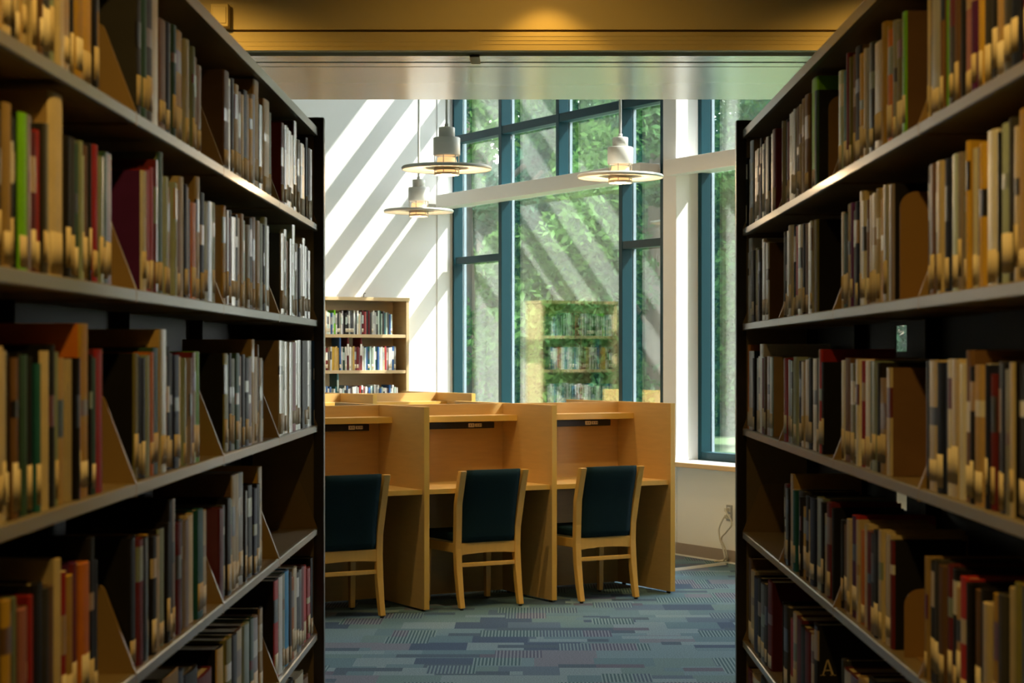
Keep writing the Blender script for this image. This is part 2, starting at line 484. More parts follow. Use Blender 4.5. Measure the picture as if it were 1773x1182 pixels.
for i in range(2):
    p = DF + U * (PITCH * (-i)) + V * 1.347
    carrel('study_carrel', ['rear half of the far carrels, on the window side', 'rear half of the far carrels, in front of the bookcase'][i], p, A + PI, left=(i == 0), strip=False, group='far study carrels')

# ------------------------------------------------------------------ chairs
def chair(label, loc, rz):
    t = thing('library_chair', label, 'chair', loc, rz, 'chairs at the front study carrels')
    hw = .212
    prof = [(.0, .0), (.022, .10), (.044, .24), (.055, .38), (.050, .50), (.026, .66), (-.012, .80), (-.032, .868)]
    for sx in (-1, 1):
        m = MB()
        outer = [(y - .019, z) for y, z in prof]; inner = [(y + .021, z) for y, z in reversed(prof)]
        n = len(prof)
        v = []
        for k, (y, z) in enumerate(prof):
            w = .021 if z > .1 else .018
            spl = sx * (hw + (.012 if z > .6 else .004 * z) )
            fw = .021 - (.004 if z < .1 else 0)
            for (dx, dy) in ((-w, -fw), (w, -fw), (w, fw), (-w, fw)):
                v.append((spl + dx, y + dy, z + .012 if k == 0 else z))
        f = [(3, 2, 1, 0), tuple(range((n - 1) * 4, n * 4))]
        for k in range(n - 1):
            for q in range(4):
                q2 = (q + 1) % 4
                f.append((k * 4 + q, k * 4 + q2, k * 4 + 4 + q2, k * 4 + 4 + q))
        m.add(v, f)
        l = m.build('rear_leg', M['chairwood'], t, .004)
        m = MB(); m.lathe([(0, 0), (.012, 0), (.012, .013), (0, .013)], 12, 0, sx * hw, 0); m.build('glide', M['black'], l)
        m = MB()
        m.add([(sx * (hw + .01) + dx * q, .44 + dy * q, z) for z, q in ((.012, .016), (.44, .022)) for dx, dy in ((-1, -1), (1, -1), (1, 1), (-1, 1))],
              [(3, 2, 1, 0), (4, 5, 6, 7)] + [(q, (q + 1) % 4, 4 + (q + 1) % 4, 4 + q) for q in range(4)])
        l = m.build('front_leg', M['chairwood'], t, .004)
        m = MB(); m.lathe([(0, 0), (.012, 0), (.012, .013), (0, .013)], 12, 0, sx * (hw + .01), .44); m.build('glide', M['black'], l)
        bx('side_rail', M['chairwood'], (sx * hw - .012, sx * hw + .012, .07, .43, .35, .41), t, .003)
    # rear rails (the lower edge of the upper one is slightly arched)
    m = MB()
    xs = [-.192 + .384 * k / 10 for k in range(11)]
    poly = [(x, .338 + .010 * (1 - (x / .192) ** 2)) for x in xs] + [(x, .412) for x in reversed(xs)]
    m.prism(poly, 'y', .038, .066)
    m.build('back_rail', M['chairwood'], t, .003)
    bx('stretcher', M['chairwood'], (-.193, .193, .036, .058, .262, .288), t, .003)
    bx('front_rail', M['chairwood'], (-.20, .20, .43, .452, .35, .42), t, .003)
    # upholstered back: thick curved pad
    m = MB()
    nz, nx = 12, 10
    def yc(z):
        for (y0, z0), (y1, z1) in zip(prof, prof[1:]):
            if z <= z1: return y0 + (y1 - y0) * (z - z0) / (z1 - z0)
        return prof[-1][0]
    v = []
    for face, dy in ((0, -.030), (1, .038)):
        for k in range(nz + 1):
            z = .416 + (.872 - .416) * k / nz
            for q in range(nx + 1):
                x = -.188 + .376 * q / nx
                e = 1 - max(abs(x) / .188, 0) ** 6 * .35
                ez = 1 - (max(0, (k - nz + 1)) * .5) - (max(0, 1 - k) * .25)
                v.append((x, yc(min(z, .868)) + dy * e * ez, z))
    W = nx + 1; S = (nz + 1) * W
    f = []
    for k in range(nz):
        for q in range(nx):
            a = k * W + q
            f.append((a, a + 1, a + W + 1, a + W)); f.append((S + a, S + a + W, S + a + W + 1, S + a + 1))
    for k in range(nz):
        f.append((k * W, (k + 1) * W, S + (k + 1) * W, S + k * W)); f.append((k * W + nx, S + k * W + nx, S + (k + 1) * W + nx, (k + 1) * W + nx))
    for q in range(nx):
        f.append((q, S + q, S + q + 1, q + 1)); a = nz * W + q; f.append((a, a + 1, S + a + 1, S + a))
    m.add(v, f, 0, True)
    m.build('backrest', M['fabric'], t)
    # seat cushion
    m = MB(); m.box(-.225, .225, .085, .475, .42, .475)
    m.build('seat', M['fabric'], t, .018, 4)
    return t
chair('teal backed wooden chair half hidden behind the left rack end', (-1.085, 11.42, 0), R(31))
chair('teal backed wooden chair at the middle front carrel', (-.252, 11.98, 0), R(31))
chair('teal backed wooden chair at the rightmost front carrel', (.502, 12.32, 0), R(31.5))

# ------------------------------------------------------------------ pendant lamps
def pendant(label, x, y, z, lit):
    t = thing('pendant_lamp', label, 'pendant lamp', (x, y, z), 0, 'pendant lamps over the carrels')
    m = MB(); m.tube([(0, 0, .27), (0, 0, HC - z)], .009, 10); m.build('rod', M['lampwhite'], t)
    m = MB(); m.lathe([(0, .295), (.014, .295), (.016, .27), (.0, .27)], 16); m.build('rod_collar', M['lampwhite'], t)
    m = MB(); m.lathe([(0, .270), (.050, .270), (.0535, .266), (.0535, .203), (0, .203)], 36); m.build('cap', M['lampwhite'], t)
    m = MB(); m.lathe([(0, .203), (.083, .203), (.089, .198), (.089, .088), (.085, .084), (.0, .084)], 40); m.build('housing', M['lampwhite'], t)
    m = MB(); m.lathe([(.080, .012), (.27, .006), (.292, .012), (.30, .004), (.296, -.012), (.288, -.006), (.265, -.002), (.080, .003)], 64, closed=True); m.build('reflector_disc', M['lampwhite'], t)
    g = MB()
    for zc in (-.014, -.046): g.lathe([(.070, zc), (.084, zc), (.084, zc + .016), (.070, zc + .016)], 40, closed=True)
    cg = g.build('cage_ring', M['lampring'], t)
    for k in range(6):
        a = 2 * PI * k / 6 + .3
        m = MB(); m.tube([(.082 * math.cos(a), .082 * math.sin(a), .086), (.082 * math.cos(a), .082 * math.sin(a), -.04)], .0028, 6); m.build('cage_bar', M['lampring'], cg)
    m = MB(); m.lathe([(0, -.040), (.066, -.040), (.068, -.036), (.068, .03), (.060, .07), (0, .07)], 32); m.build('diffuser', M['lampglow'], t)
    return t
pendant('white disc pendant lamp nearest the right mullion, over the right carrel', .616, 13.2, 2.826, 1)
pendant('larger white disc pendant lamp hanging before the window corner', -.560, 12.62, 2.826, 1)
pendant('smallest white disc pendant lamp, hanging lowest in front of the white wall', -.966, 16.35, 2.826, 1)

# ------------------------------------------------------------------ bookcase on the back wall
BG = .617; BW = .89; BD = .30
bc = thing('bookcase', 'maple bookcase full of bright books against the sunlit white wall', 'bookcase', room(-BG - BW, BD + .004, 0), A)
m = MB(); m.box(0, .03, 0, BD, 0, 2.10); m.build('side_panel', M['maplepale'], bc, .002)
m = MB(); m.box(BW - .03, BW, 0, BD, 0, 2.10); m.build('side_panel', M['maplepale'], bc, .002)
m = MB(); m.box(-.006, BW + .006, -.006, BD, 2.10, 2.132); m.build('top', M['maplepale'], bc, .002)
bx('back_panel', M['maplepale'], (.03, BW - .03, BD - .012, BD - .002, .05, 2.10), bc)
BSH = [1.786, 1.452, 1.118, .78, .44, .10]
for z in BSH: bx('shelf', M['maplepale'], (.031, BW - .031, .004, BD - .013, z - .03, z), bc, .0015)
cl = thing('black_hook', 'tiny black hook standing on top of the maple bookcase', 'hook', room(-BG - .44, BD - .06, 2.132), A)
m = MB(); m.box(-.02, .02, -.02, .02, 0, .004); m.build('base', M['black'], cl)
m = MB(); m.tube([(0, 0, .003), (0, 0, .03), (.008, 0, .04), (.018, 0, .036)], .004, 8); m.build('hook', M['black'], cl)

# ------------------------------------------------------------------ outlet, cords, raceway
def wallpt(px, py, off=.0):
    c = W0.dot(U) - off
    xp = (px - VX) / F
    Y = c / (U.x * xp + U.y)
    return Vector((xp * Y, Y, EYE - (py - VY) / F * Y))
po = wallpt(1263.5, 888)
ot = thing('wall_outlet', 'grey wall outlet with two plugs under the window sill', 'outlet', po, A)
bx('face_plate', M['greyplate'], (-.007, 0, -.038, .038, -.062, .062), ot, .002)
bx('receptacle', M['outlet'], (-.010, -.007, -.018, .018, .008, .045), ot, .002)
bx('receptacle', M['outlet'], (-.010, -.007, -.018, .018, -.045, -.008), ot, .002)
for dz, dy in ((.026, 0), (-.026, .0)):
    bx('plug', M['cord'], (-.045, -.010, -.014, .014, dz - .014, dz + .014), ot, .004)
def cord(label, pts):
    P = []
    pts = [Vector(p) for p in pts]
    for i in range(len(pts) - 1):
        p0, p1, p2, p3 = pts[max(i - 1, 0)], pts[i], pts[i + 1], pts[min(i + 2, len(pts) - 1)]
        for k in range(10):
            s = k / 10
            P.append(.5 * ((2 * p1) + (p2 - p0) * s + (2 * p0 - 5 * p1 + 4 * p2 - p3) * s * s + (3 * p1 - p0 - 3 * p2 + p3) * s ** 3))
    P.append(pts[-1])
    m = MB(); m.tube(P, .0065, 8)
    return tag(m.build('power_cord', M['cord']), label, 'cord', 'cords from the wall outlet')
e = wallpt(1250, 979, .05)
cord('cream power cord bowing out widest from the wall outlet', [po - U * .045 + Vector((0, 0, -.026)), wallpt(1252, 898, .09), wallpt(1245, 915, .08), wallpt(1246, 932, .08), wallpt(1252, 950, .07), wallpt(1255, 966, .06), (e.x, e.y, .02), (e.x - .06, e.y - .02, .016)])
cord('cream power cord dropping straighter from the wall outlet', [po - U * .045 + Vector((0, 0, .026)), wallpt(1267, 905, .07), wallpt(1258, 920, .06), wallpt(1249, 932, .05), wallpt(1256, 950, .04), wallpt(1259, 964, .035), (e.x + .035, e.y, .02), (e.x - .03, e.y - .03, .016)])
def floorpt(px, py):
    Y = EYE * F / (py - VY)
    return Vector(((px - VX) / F * Y, Y, 0))
p0 = floorpt(1252, 977); p1 = floorpt(1128, 992)
d = (p1 - p0); ln = d.length
rw = thing('cable_raceway', 'pale cable raceway lying on the carpet below the cords', 'cable cover', p0, math.atan2(d.y, d.x))
m = MB(); m.prism([(-.03, 0), (.03, 0), (.018, .014), (-.018, .014)], 'x', 0, ln); m.build('cover', M['raceway'], rw)
bx('end_cap', M['raceway'], (-.012, 0, -.03, .03, 0, .015), rw, .003)

# ------------------------------------------------------------------ rack room: shelving
FACE = .663; SD = .235
ZL = [1.99, 1.693, 1.367, 1.048, .723, .40, .10]
ZR = [1.98, 1.683, 1.354, 1.03, .69, .37, .08]
BL = [2.29, 3.20, 4.11, 5.02, 5.91]
BR = [2.35, 3.265, 4.19, 5.11, 5.98]
CAN = 2.285
def bracket_poly():
    pts = [(0, 0), (.0, -.022), (SD - .01, -.022), (SD - .01, .150), (.074, .150)]
    for k in range(6):
        a = R(90 + 70 * k / 5)
        pts.append((.068 + .016 * math.cos(a), .134 + .016 * math.sin(a)))
    return pts
BP = bracket_poly()
def rack(sgn, bounds, zs, side):
    rot = PI / 2 if sgn < 0 else -PI / 2     # local y -> away from the aisle
    nb = len(bounds) - 1
    for b in range(nb):
        y0, y1 = bounds[b], bounds[b + 1]
        w = y1 - y0
        where = ['nearest to the camera', 'second from the camera', 'third from the camera', 'at the far end beside the carrels'][b]
        t = thing('shelving_bay', 'tan steel library shelving bay of the %s rack, %s' % (side, where), 'bookshelf', (sgn * FACE, (y0 + y1) / 2, 0), rot, 'shelving bays of the %s rack' % side)
        h = w / 2
        for k, z in enumerate(zs):
            m = MB(); m.box(-h + .004, h - .004, .012, SD - .01, z - .018, z)
            s = m.build('shelf', M['shelf'], t)
            m = MB(); m.prism([(0, z - .019), (.003, z - .021), (.012, z - .021), (.012, z + .0005), (.003, z + .0005), (0, z - .0015)], 'x', -h + .004, h - .004)
            m.build('lip', M['lip'], s)
            for x in (-h + .0005, h - .0050):
                m = MB(); m.prism([(p, z + q) for p, q in BP], 'x', x, x + .0045)
                m.build('bracket', M['bracket'], s)
        # canopy
        m = MB(); m.box(-h, h, .012, 2 * SD, CAN - .018, CAN); cn = m.build('canopy', M['shelf'], t)
        m = MB(); m.box(-h, h, 0, .012, CAN - .021, CAN + .004); m.build('lip', M['lip'], cn)
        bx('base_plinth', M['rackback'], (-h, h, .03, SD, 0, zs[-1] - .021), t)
        # added dark sheet stands for shade behind the books; the right rack's has two open notches that let the window through
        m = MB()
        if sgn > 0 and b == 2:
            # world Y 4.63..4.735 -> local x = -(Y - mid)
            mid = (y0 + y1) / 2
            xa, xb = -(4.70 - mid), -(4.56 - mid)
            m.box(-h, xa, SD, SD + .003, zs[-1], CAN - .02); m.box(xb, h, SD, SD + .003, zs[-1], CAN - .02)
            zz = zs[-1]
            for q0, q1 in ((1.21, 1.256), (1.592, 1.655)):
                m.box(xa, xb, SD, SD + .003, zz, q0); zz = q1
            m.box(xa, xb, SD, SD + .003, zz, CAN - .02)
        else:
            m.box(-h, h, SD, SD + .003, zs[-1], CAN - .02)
        m.build('shade_sheet', M['rackback'], t)
        for x in (-h, h - .016):
            bx('upright', M['rackback'], (x, x + .016, SD - .035, SD, 0, CAN - .02), t)
        if b == nb - 1:
            # end panel on the far side
            x0, x1 = (h + .001, h + .034) if sgn < 0 else (-h - .034, -h - .001)
            m = MB(); m.box(x0, x1, -.02, 2 * SD, 0, 2.322)
            m.build('end_panel', M['endpanel'], t, .004)
            x0, x1 = (h - .003, h) if sgn < 0 else (-h, -h + .003)
            bx('end_sheet', M['shelf'], (x0, x1, .012, SD, .0, CAN - .02), t)
rack(-1, BL, ZL, 'left')
rack(1, BR, ZR, 'right')

# ------------------------------------------------------------------ books
PAL = {
 'k': ('black', (.014, .013, .015)), 'K': ('charcoal', (.05, .05, .052)), 'n': ('navy blue', (.02, .028, .075)), 'b': ('blue', (.05, .13, .34)),
 'B': ('bright blue', (.03, .26, .50)), 'g': ('dark green', (.035, .085, .06)), 'G': ('bright green', (.17, .50, .02)), 'e': ('grey green', (.22, .28, .22)),
 't': ('tan', (.42, .29, .13)), 'T': ('cream', (.56, .47, .31)), 'w': ('white', (.72, .71, .67)), 's': ('silver grey', (.36, .37, .36)),
 'y': ('mustard', (.50, .31, .045)), 'o': ('orange', (.52, .17, .03)), 'r': ('red', (.38, .03, .03)), 'm': ('maroon', (.13, .02, .025)),
 'p': ('purple', (.10, .018, .11)), 'q': ('teal', (.02, .12, .14)), 'u': ('brown', (.16, .09, .045)), 'i': ('pink', (.46, .19, .20)),
 'L': ('lilac grey', (.30, .26, .29)), 'a': ('pale aqua', (.46, .58, .54)), 'O': ('olive', (.20, .19, .05)),
}
BM = {}
def bookmat(c, k):
    key = (c, k)
    if key not in BM:
        col = Vector(PAL[c][1]) * (.82, 1.0, 1.18)[k]
        BM[key] = pbr('book_cover_%s' % PAL[c][0].replace(' ', '_'), col, (.55, .32, .5)[k], var=.22, scale=14, stretch=(1, 1, 1.4), spec=(.12, .6, .08)[k])
    return BM[key]
def book_parts(t, h, d, band, lab):
    """cover (0 spine, 1 boards, 2 band), pages, sticker as MB; local x thickness, y depth from spine, z up"""
    c = min(.0028, t * .16)
    bulge = min(.006, t * .16)
    n = 6
    arc = [(-t / 2 * math.cos(PI * k / n), -bulge * math.sin(PI * k / n) + bulge) for k in range(n + 1)]
    zl = [0, h]
    if band: zl = [0, h * band[0], h * band[1], h]
    cov = MB()
    outer = [(-t / 2, d)] + arc + [(t / 2, d)]
    no = len(outer)
    inner = [(t / 2 - c, d), (t / 2 - c, bulge + c), (-t / 2 + c, bulge + c), (-t / 2 + c, d)]
    for a in range(len(zl) - 1):
        za, zb = zl[a], zl[a + 1]
        for i in range(no - 1):
            (xa, ya), (xb, yb) = outer[i], outer[i + 1]
            spine = 0 < i < no - 2
            mi = (2 if (band and a == 1) else 0) if spine else 1
            cov.add([(xa, ya, za), (xb, yb, za), (xb, yb, zb), (xa, ya, zb)], [(0, 1, 2, 3)], mi, spine)
    # inner walls, fore edges and rims
    for i in range(3):
        (xa, ya), (xb, yb) = inner[i], inner[i + 1]
        cov.add([(xa, ya, 0), (xb, yb, 0), (xb, yb, h), (xa, ya, h)], [(0, 1, 2, 3)], 1)
    for s in (-1, 1):
        cov.add([(s * t / 2, d, 0), (s * (t / 2 - c), d, 0), (s * (t / 2 - c), d, h), (s * t / 2, d, h)], [(0, 1, 2, 3)], 1)
    for z in (0, h):
        v = [(x, y, z) for x, y in outer] + [(x, y, z) for x, y in inner]
        cov.add(v, [(0, 1, no + 2, no + 3), (no - 2, no - 1, no, no + 1), tuple(range(1, no - 1)) + (no + 1, no + 2)], 1)
    pg = MB(); pg.box(-t / 2 + c, t / 2 - c, bulge + c, d - .004, .004, h - .004)
    st = None
    if lab:
        st = MB()
        z0, z1 = lab
        av = arc[1:-1]
        if t > .016: av = [p for p in arc if abs(p[0]) <= t * .44]
        off = .0006
        k = len(av)
        v = [(x, y - off, z0) for x, y in av] + [(x, y - off, z1) for x, y in av] + [(x, y + .0003, z0) for x, y in av] + [(x, y + .0003, z1) for x, y in av]
        f = [(i, i + 1, k + i + 1, k + i) for i in range(k - 1)] + [(0, k, 3 * k, 2 * k), (k - 1, 3 * k - 1, 4 * k - 1, 2 * k - 1)][:1]
        f += [(k + i, k + i + 1, 3 * k + i + 1, 3 * k + i) for i in range(k - 1)] + [(i, 2 * k + i, 2 * k + i + 1, i + 1) for i in range(k - 1)]
        st.add(v, f, 0, True)
    return cov, pg, st

SECT = []   # (side sign, shelf index, bay index, text)
def S(side, shelf, bay, x0, txt): SECT.append((side, shelf, bay, x0, txt))
# left rack: x runs from near (small px) to far; entries right-edge:top:colour[/board colour]; '.' leaves a gap
S(-1, 0, 0, -20, "-8:0:u 7:0:t 24:0:T 29:0:k 37:0:T 45:0:t 52:0:T 61:0:T 67:0:n 73:0:u 80:0:k 91:0:K 100:0:e 112:0:T 125:0:t 131:0:k 145:0:y 162:0:y 168:0:k 178:0:y")
S(-1, 0, 1, 239, "247:0:K 254:0:g 265:-10:K 277:-12:T/u 289:36:u 295:40:k 301:42:u 307:45:g 320:55:y 326:70:s 333:85:L 337:82:e 344:100:u 350:115:L")
S(-1, 0, 2, 389, "398:125:u 403:137:T 407:137:K 413:148:T 418:160:L 421:165:w 427:158:k 432:165:T 437:172:y 442:165:s 451:127:y/t 456:183:g 466:175:T/u 470:196:e")
S(-1, 0, 3, 488, "492:214:m 496:218:L 500:222:w 505:228:e 509:235:T 513:240:e 517:211:L/m 521:243:w 527:250:T 531:256:s 534:239:k 538:258:u 541:260:T")
S(-1, 1, 0, -22, "-6:200:K 6:190:k 20:180:t/k 25:200:k 32:205:k 46:197:G/k 57:200:u 66:230:m 76:226:r/m 82:215:K 90:215:s 115:163:T/t 124:237:k 131:240:K 138:250:g 143:245:e 150:270:a 158:253:u 162:250:k 171:252:r 178:272:e 184:264:g 190:264:k 197:268:m")
S(-1, 1, 1, 246, "254:297:w/p 261:295:r 267:290:r/m 272:278:m 275:300:k 283:265:g/e 290:307:a 300:325:t/u 305:317:a 309:324:O 313:330:u 320:307:T 324:320:k 328:325:L 333:345:k 341:352:o 347:307:T/t 353:335:k 360:350:O 367:350:k 371:352:e 375:352:a")
S(-1, 1, 2, 389, "394:357:y/t 397:365:u 401:378:m 404:365:k 411:377:w 414:372:k 420:378:T 424:371:t 429:383:a 434:390:s 438:378:K 442:377:L 444:385:k 449:383:T 453:388:e 458:392:s 460:390:k 464:377:a 468:392:e")
S(-1, 1, 3, 487, "493:405:T/k 495:410:k 499:398:a 502:418:o 506:414:e 508:425:a 512:390:a 515:422:w 518:423:k 521:430:k 524:424:T 528:413:w/t 532:427:e 534:430:k 537:435:T")
S(-1, 2, 0, -22, "-10:600:K 4:600:T 14:608:T/u 20:612:k 30:620:u 36:612:k 52:615:g 62:618:k 70:630:q 84:608:T/k 97:597:k 102:610:e 118:620:t 130:622:T 136:620:k 141:620:r 156:557:y/o 160:615:k 166:620:g 179:605:r/m")
S(-1, 2, 1, 238, "245:612:O/k 248:618:k 254:620:k 261:615:e 267:610:o 278:602:g 288:560:s/t 294:617:o 298:600:k 303:612:K 312:615:n 318:618:T 322:620:e 327:625:k 331:620:L 335:610:m 339:610:a 345:609:G")
S(-1, 2, 2, 388, "394:612:O/k 400:615:e 403:612:k 408:621:e 413:612:g 416:615:k 421:617:u 425:614:k 430:620:k 435:620:L 439:617:e 443:588:t 448:618:T 450:597:u 454:620:w 460:625:K")
S(-1, 2, 3, 484, "490:590:w/t 496:591:w 501:592:T 507:593:w 514:593:i 518:590:w 523:589:s 527:590:K 533:590:k 536:590:L 542:590:s 545:590:b 548:590:w")
S(-1, 3, 0, -22, "-8:1040:u 5:1045:k 20:1040:y 28:1040:k 35:1035:e 47:1055:i 52:1050:u 60:1032:r 78:1010:k 90:1018:K 100:1015:u 110:968:T 118:990:r/T 130:997:y 140:975:m/p 155:975:o 165:930:k 173:970:k")
S(-1, 3, 1, 228, "238:930:k 248:932:m 257:930:k 262:926:y 270:928:k 279:928:T/u 289:915:e/k 294:905:k 301:850:k 307:850:u 314:905:m 322:900:k 330:900:L 341:890:T 352:882:q 360:884:T")
S(-1, 3, 2, 381, "388:880:m 394:875:K 400:862:k 404:865:e 410:822:T/u 416:820:T 424:818:s 427:850:k 432:858:L 439:840:k 444:845:n 449:838:k 452:838:t 458:808:T/y")
S(-1, 4, 1, 245, "262:1170:T 285:1165:O 312:1152:t 322:1160:n 345:1160:k 370:1165:m")
S(-1, 4, 2, 380, "392:1120:y/k 402:1105:O 410:1098:k 424:1090:T/u 434:1080:e 440:1070:g 449:1068:L 455:1052:t/k")
S(-1, 4, 3, 478, "485:1000:r/k 492:995:w 496:993:e 503:980:B 506:990:k 510:1000:o 516:982:T 520:990:K 524:985:k 528:980:m 534:980:r 539:983:r 543:965:k")
S(-1, 5, 3, 488, "500:1175:m 512:1172:k 526:1168:T 536:1172:u")
# right rack: x runs from far (small px) to near
S(1, 0, 3, 1286, "1290:272:T 1294:274:k 1298:276:w 1303:245:s/t 1308:262:L 1311:258:w 1315:265:m 1318:240:k/u 1322:250:e 1326:243:K 1330:238:e 1333:238:k 1338:232:L 1344:225:m")
S(1, 0, 2, 1347, "1350:222:u 1353:213:T 1357:210:s 1361:208:k 1365:212:m 1369:198:w 1373:195:w 1377:190:s 1380:190:k 1385:186:u 1388:182:T 1393:172:t 1400:165:u 1411:127:G 1416:158:g/k")
S(1, 0, 1, 1446, "1452:112:o 1458:124:a 1465:124:q 1469:93:m 1473:100:O 1477:95:u 1487:82:k/u 1494:94:y/k 1498:85:T 1503:84:s 1510:75:K 1523:74:T 1530:40:y 1537:45:y 1545:53:o 1551:37:s 1562:38:O 1568:22:G/u")
S(1, 0, 0, 1594, "1600:0:t 1606:0:T 1614:0:K 1628:0:s 1634:0:u 1642:0:G 1650:0:K 1658:0:u 1666:0:k 1682:0:i 1692:0:p 1700:0:y 1712:0:K 1722:0:k 1738:0:y 1752:0:K 1765:0:n 1785:0:r 1800:0:u")
S(1, 1, 3, 1286, "1290:445:k 1294:438:w 1299:410:w 1302:436:s 1306:434:K 1310:430:O 1314:433:w 1317:432:K 1320:414:T 1325:420:w 1329:421:w/u")
S(1, 1, 2, 1347, "1350:409:s 1353:425:w 1359:402:K 1361:410:k 1366:400:w 1371:391:w 1374:390:k 1379:392:r/k 1382:408:u 1388:390:w 1392:388:k 1396:388:u 1403:386:w 1406:383:s 1412:381:O/k")
S(1, 1, 1, 1444, "1449:361:w 1453:375:u 1457:368:T/k 1463:370:g 1466:372:k 1470:354:T 1474:352:p 1480:365:K 1484:350:n 1490:332:T 1496:348:w 1501:347:u 1506:339:T 1513:335:w 1519:327:T 1530:345:y 1537:321:s 1544:320:L/k")
S(1, 1, 0, 1593, "1601:288:w 1609:288:K 1617:285:u 1622:282:k 1631:280:T 1637:277:w 1645:276:n 1650:280:t 1661:268:a 1668:265:L 1673:262:O 1679:245:y 1687:258:w 1695:255:k 1706:248:y/t 1724:227:w 1727:230:k 1742:215:a 1750:205:K 1757:220:T 1780:188:y/t 1800:200:k")
S(1, 2, 3, 1286, "1288:617:r 1291:620:w 1296:594:o 1304:608:s/n 1307:620:k 1310:620:e 1314:617:T 1319:595:w 1323:620:m 1326:618:u 1330:617:L 1335:618:e/t")
S(1, 2, 2, 1347, "1350:627:w 1353:627:s 1358:620:T 1363:620:r 1368:623:k 1370:625:e 1374:622:t/k 1379:618:a 1384:629:L 1388:625:k 1392:626:T 1398:623:T/u 1404:620:k 1410:621:w 1416:620:K 1420:606:w 1424:605:r 1428:627:k")
S(1, 2, 1, 1442, "1445:607:t 1450:625:w 1453:625:k 1458:624:w 1468:620:u 1475:629:O 1481:622:g 1484:622:k 1488:622:w 1494:625:r 1503:625:w 1509:625:g 1517:626:e 1523:628:k 1534:655:t 1542:637:T/u")
S(1, 2, 0, 1589, "1595:626:r 1603:622:K 1607:625:k 1622:624:T 1634:628:n 1638:630:k 1645:622:w 1658:622:T 1668:630:w 1680:607:u 1687:635:k 1702:632:t 1709:630:w 1714:632:n 1722:648:m 1732:626:K 1738:630:k 1748:640:O 1756:628:T/k 1785:630:k 1802:640:u")
S(1, 3, 2, 1347, "1350:832:T 1353:823:K 1357:841:g 1361:838:m 1365:845:k 1369:821:t 1374:848:T 1378:850:q 1386:850:K 1388:860:k 1393:878:y 1398:858:k 1402:883:t 1410:862:n 1420:862:e 1424:870:k 1430:890:T 1436:870:m 1440:880:k")
S(1, 3, 1, 1443, "1451:886:o 1456:900:k 1464:910:u 1470:899:T 1478:893:p/r 1482:893:r 1486:901:T 1492:918:o 1498:908:T 1506:920:m 1514:925:K 1522:918:k 1528:918:T 1538:925:T 1544:936:m/k")
S(1, 3, 0, 1592, "1602:958:k 1608:964:t 1618:972:k 1626:970:K 1636:980:u 1644:978:m 1654:985:k 1662:1018:t 1674:1000:r 1682:1010:k 1692:1022:u 1702:1020:k 1714:1045:T 1728:1030:y 1742:1030:K 1752:1018:T 1764:1010:O 1784:1015:k/y 1800:1020:m")
S(1, 4, 3, 1287, "1291:985:k 1298:960:u 1304:988:T 1312:1000:n 1317:1000:k 1323:1010:K 1327:1015:K 1334:1006:m")
S(1, 4, 2, 1347, "1351:1037:T 1357:1042:k 1364:1050:K 1371:1072:r/u 1376:1060:T 1386:1070:m 1394:1085:k 1402:1092:m 1404:1095:t 1408:1100:T 1415:1080:k")
S(1, 4, 1, 1444, "1450:1142:s 1458:1142:K 1470:1160:T/m 1486:1172:m 1500:1176:t 1512:1176:k")
S(1, 5, 3, 1290, "1300:1160:m 1312:1172:T 1330:1176:k")

SP = FACE + .012
ALL = []
rng = random.Random(11)
for side, shelf, bay, x0, txt in SECT:
    zs = ZL if side < 0 else ZR
    bounds = BL if side < 0 else BR
    lo, hi = bounds[bay] + .006, bounds[bay + 1] - .006
    px = x0
    row = []
    for ent in txt.split():
        xr, yt, c = ent.split(':')
        xr = float(xr); yt = float(yt)
        Ya = SP * F / abs(px - VX); Yb = SP * F / abs(xr - VX)
        px = xr
        y0, y1 = min(Ya, Yb), max(Ya, Yb)
        y0 = max(y0, lo); y1 = min(y1, hi)
        if y1 - y0 < .006: continue
        s = F / ((y0 + y1) / 2)
        if yt == 0:
            h = rng.uniform(.215, .265)
        else:
            h = EYE - (yt - VY) / s - zs[shelf]
        h = max(.15, min(h, .262 if shelf else .268))
        col = c[0]; board = c[2] if len(c) > 2 else col
        row.append(dict(y=(y0 + y1) / 2, t=(y1 - y0) * .97, h=h, col=col, board=board, side=side, shelf=shelf, bay=bay, z=zs[shelf] + .0008, area=h * (y1 - y0) / ((y0 + y1) / 2) ** 3,
                        vis=(xr > 4 if side < 0 else px < 1772) and yt < 1176))
    # order from the far end
    row.sort(key=lambda r: -r['y'])
    cnt = {}
    for r in row:
        cnt[r['col']] = cnt.get(r['col'], 0) + 1
        r['ord'] = cnt[r['col']]
    for r in row: r['n'] = cnt[r['col']]
    ALL += row
for r in ALL:
    r['d'] = max(.125, min(.215, r['h'] * rng.uniform(.66, .78)))
    r['band'] = None
    if rng.random() < .45 and r['col'] not in 'G':
        a = rng.uniform(.45, .7); r['band'] = (a, min(.95, a + rng.uniform(.08, .3)))
    r['bandcol'] = rng.choice('kKmnTtweu')
    r['k'] = (1 if rng.random() < .75 else 0) if r['col'] in 'wsTaeL' and (r['side'] > 0 or r['bay'] == 3) else rng.choice((0, 2, 2, 0, 0, 2, 1)); r['kb'] = rng.randrange(3)
    lz = rng.choice((.004, .006, .010, .016, .022)); r['lab'] = (lz, lz + rng.uniform(.036, .064)) if rng.random() < .84 else None
    r['off'] = rng.uniform(-.007, .007)
    r['stk'] = rng.randrange(3)
ORDN = ['', 'first', 'second', 'third', 'fourth', 'fifth', 'sixth', 'seventh', 'eighth', 'ninth', 'tenth']
SHN = ['top shelf', 'second shelf', 'third shelf', 'fourth shelf', 'fifth shelf', 'sixth shelf']
BAYN = ['nearest bay', 'second bay', 'third bay', 'far end bay']
vis = sorted([r for r in ALL if r['vis']], key=lambda r: -r['area'])
keep = set(id(r) for r in vis[:300])
letterA = None
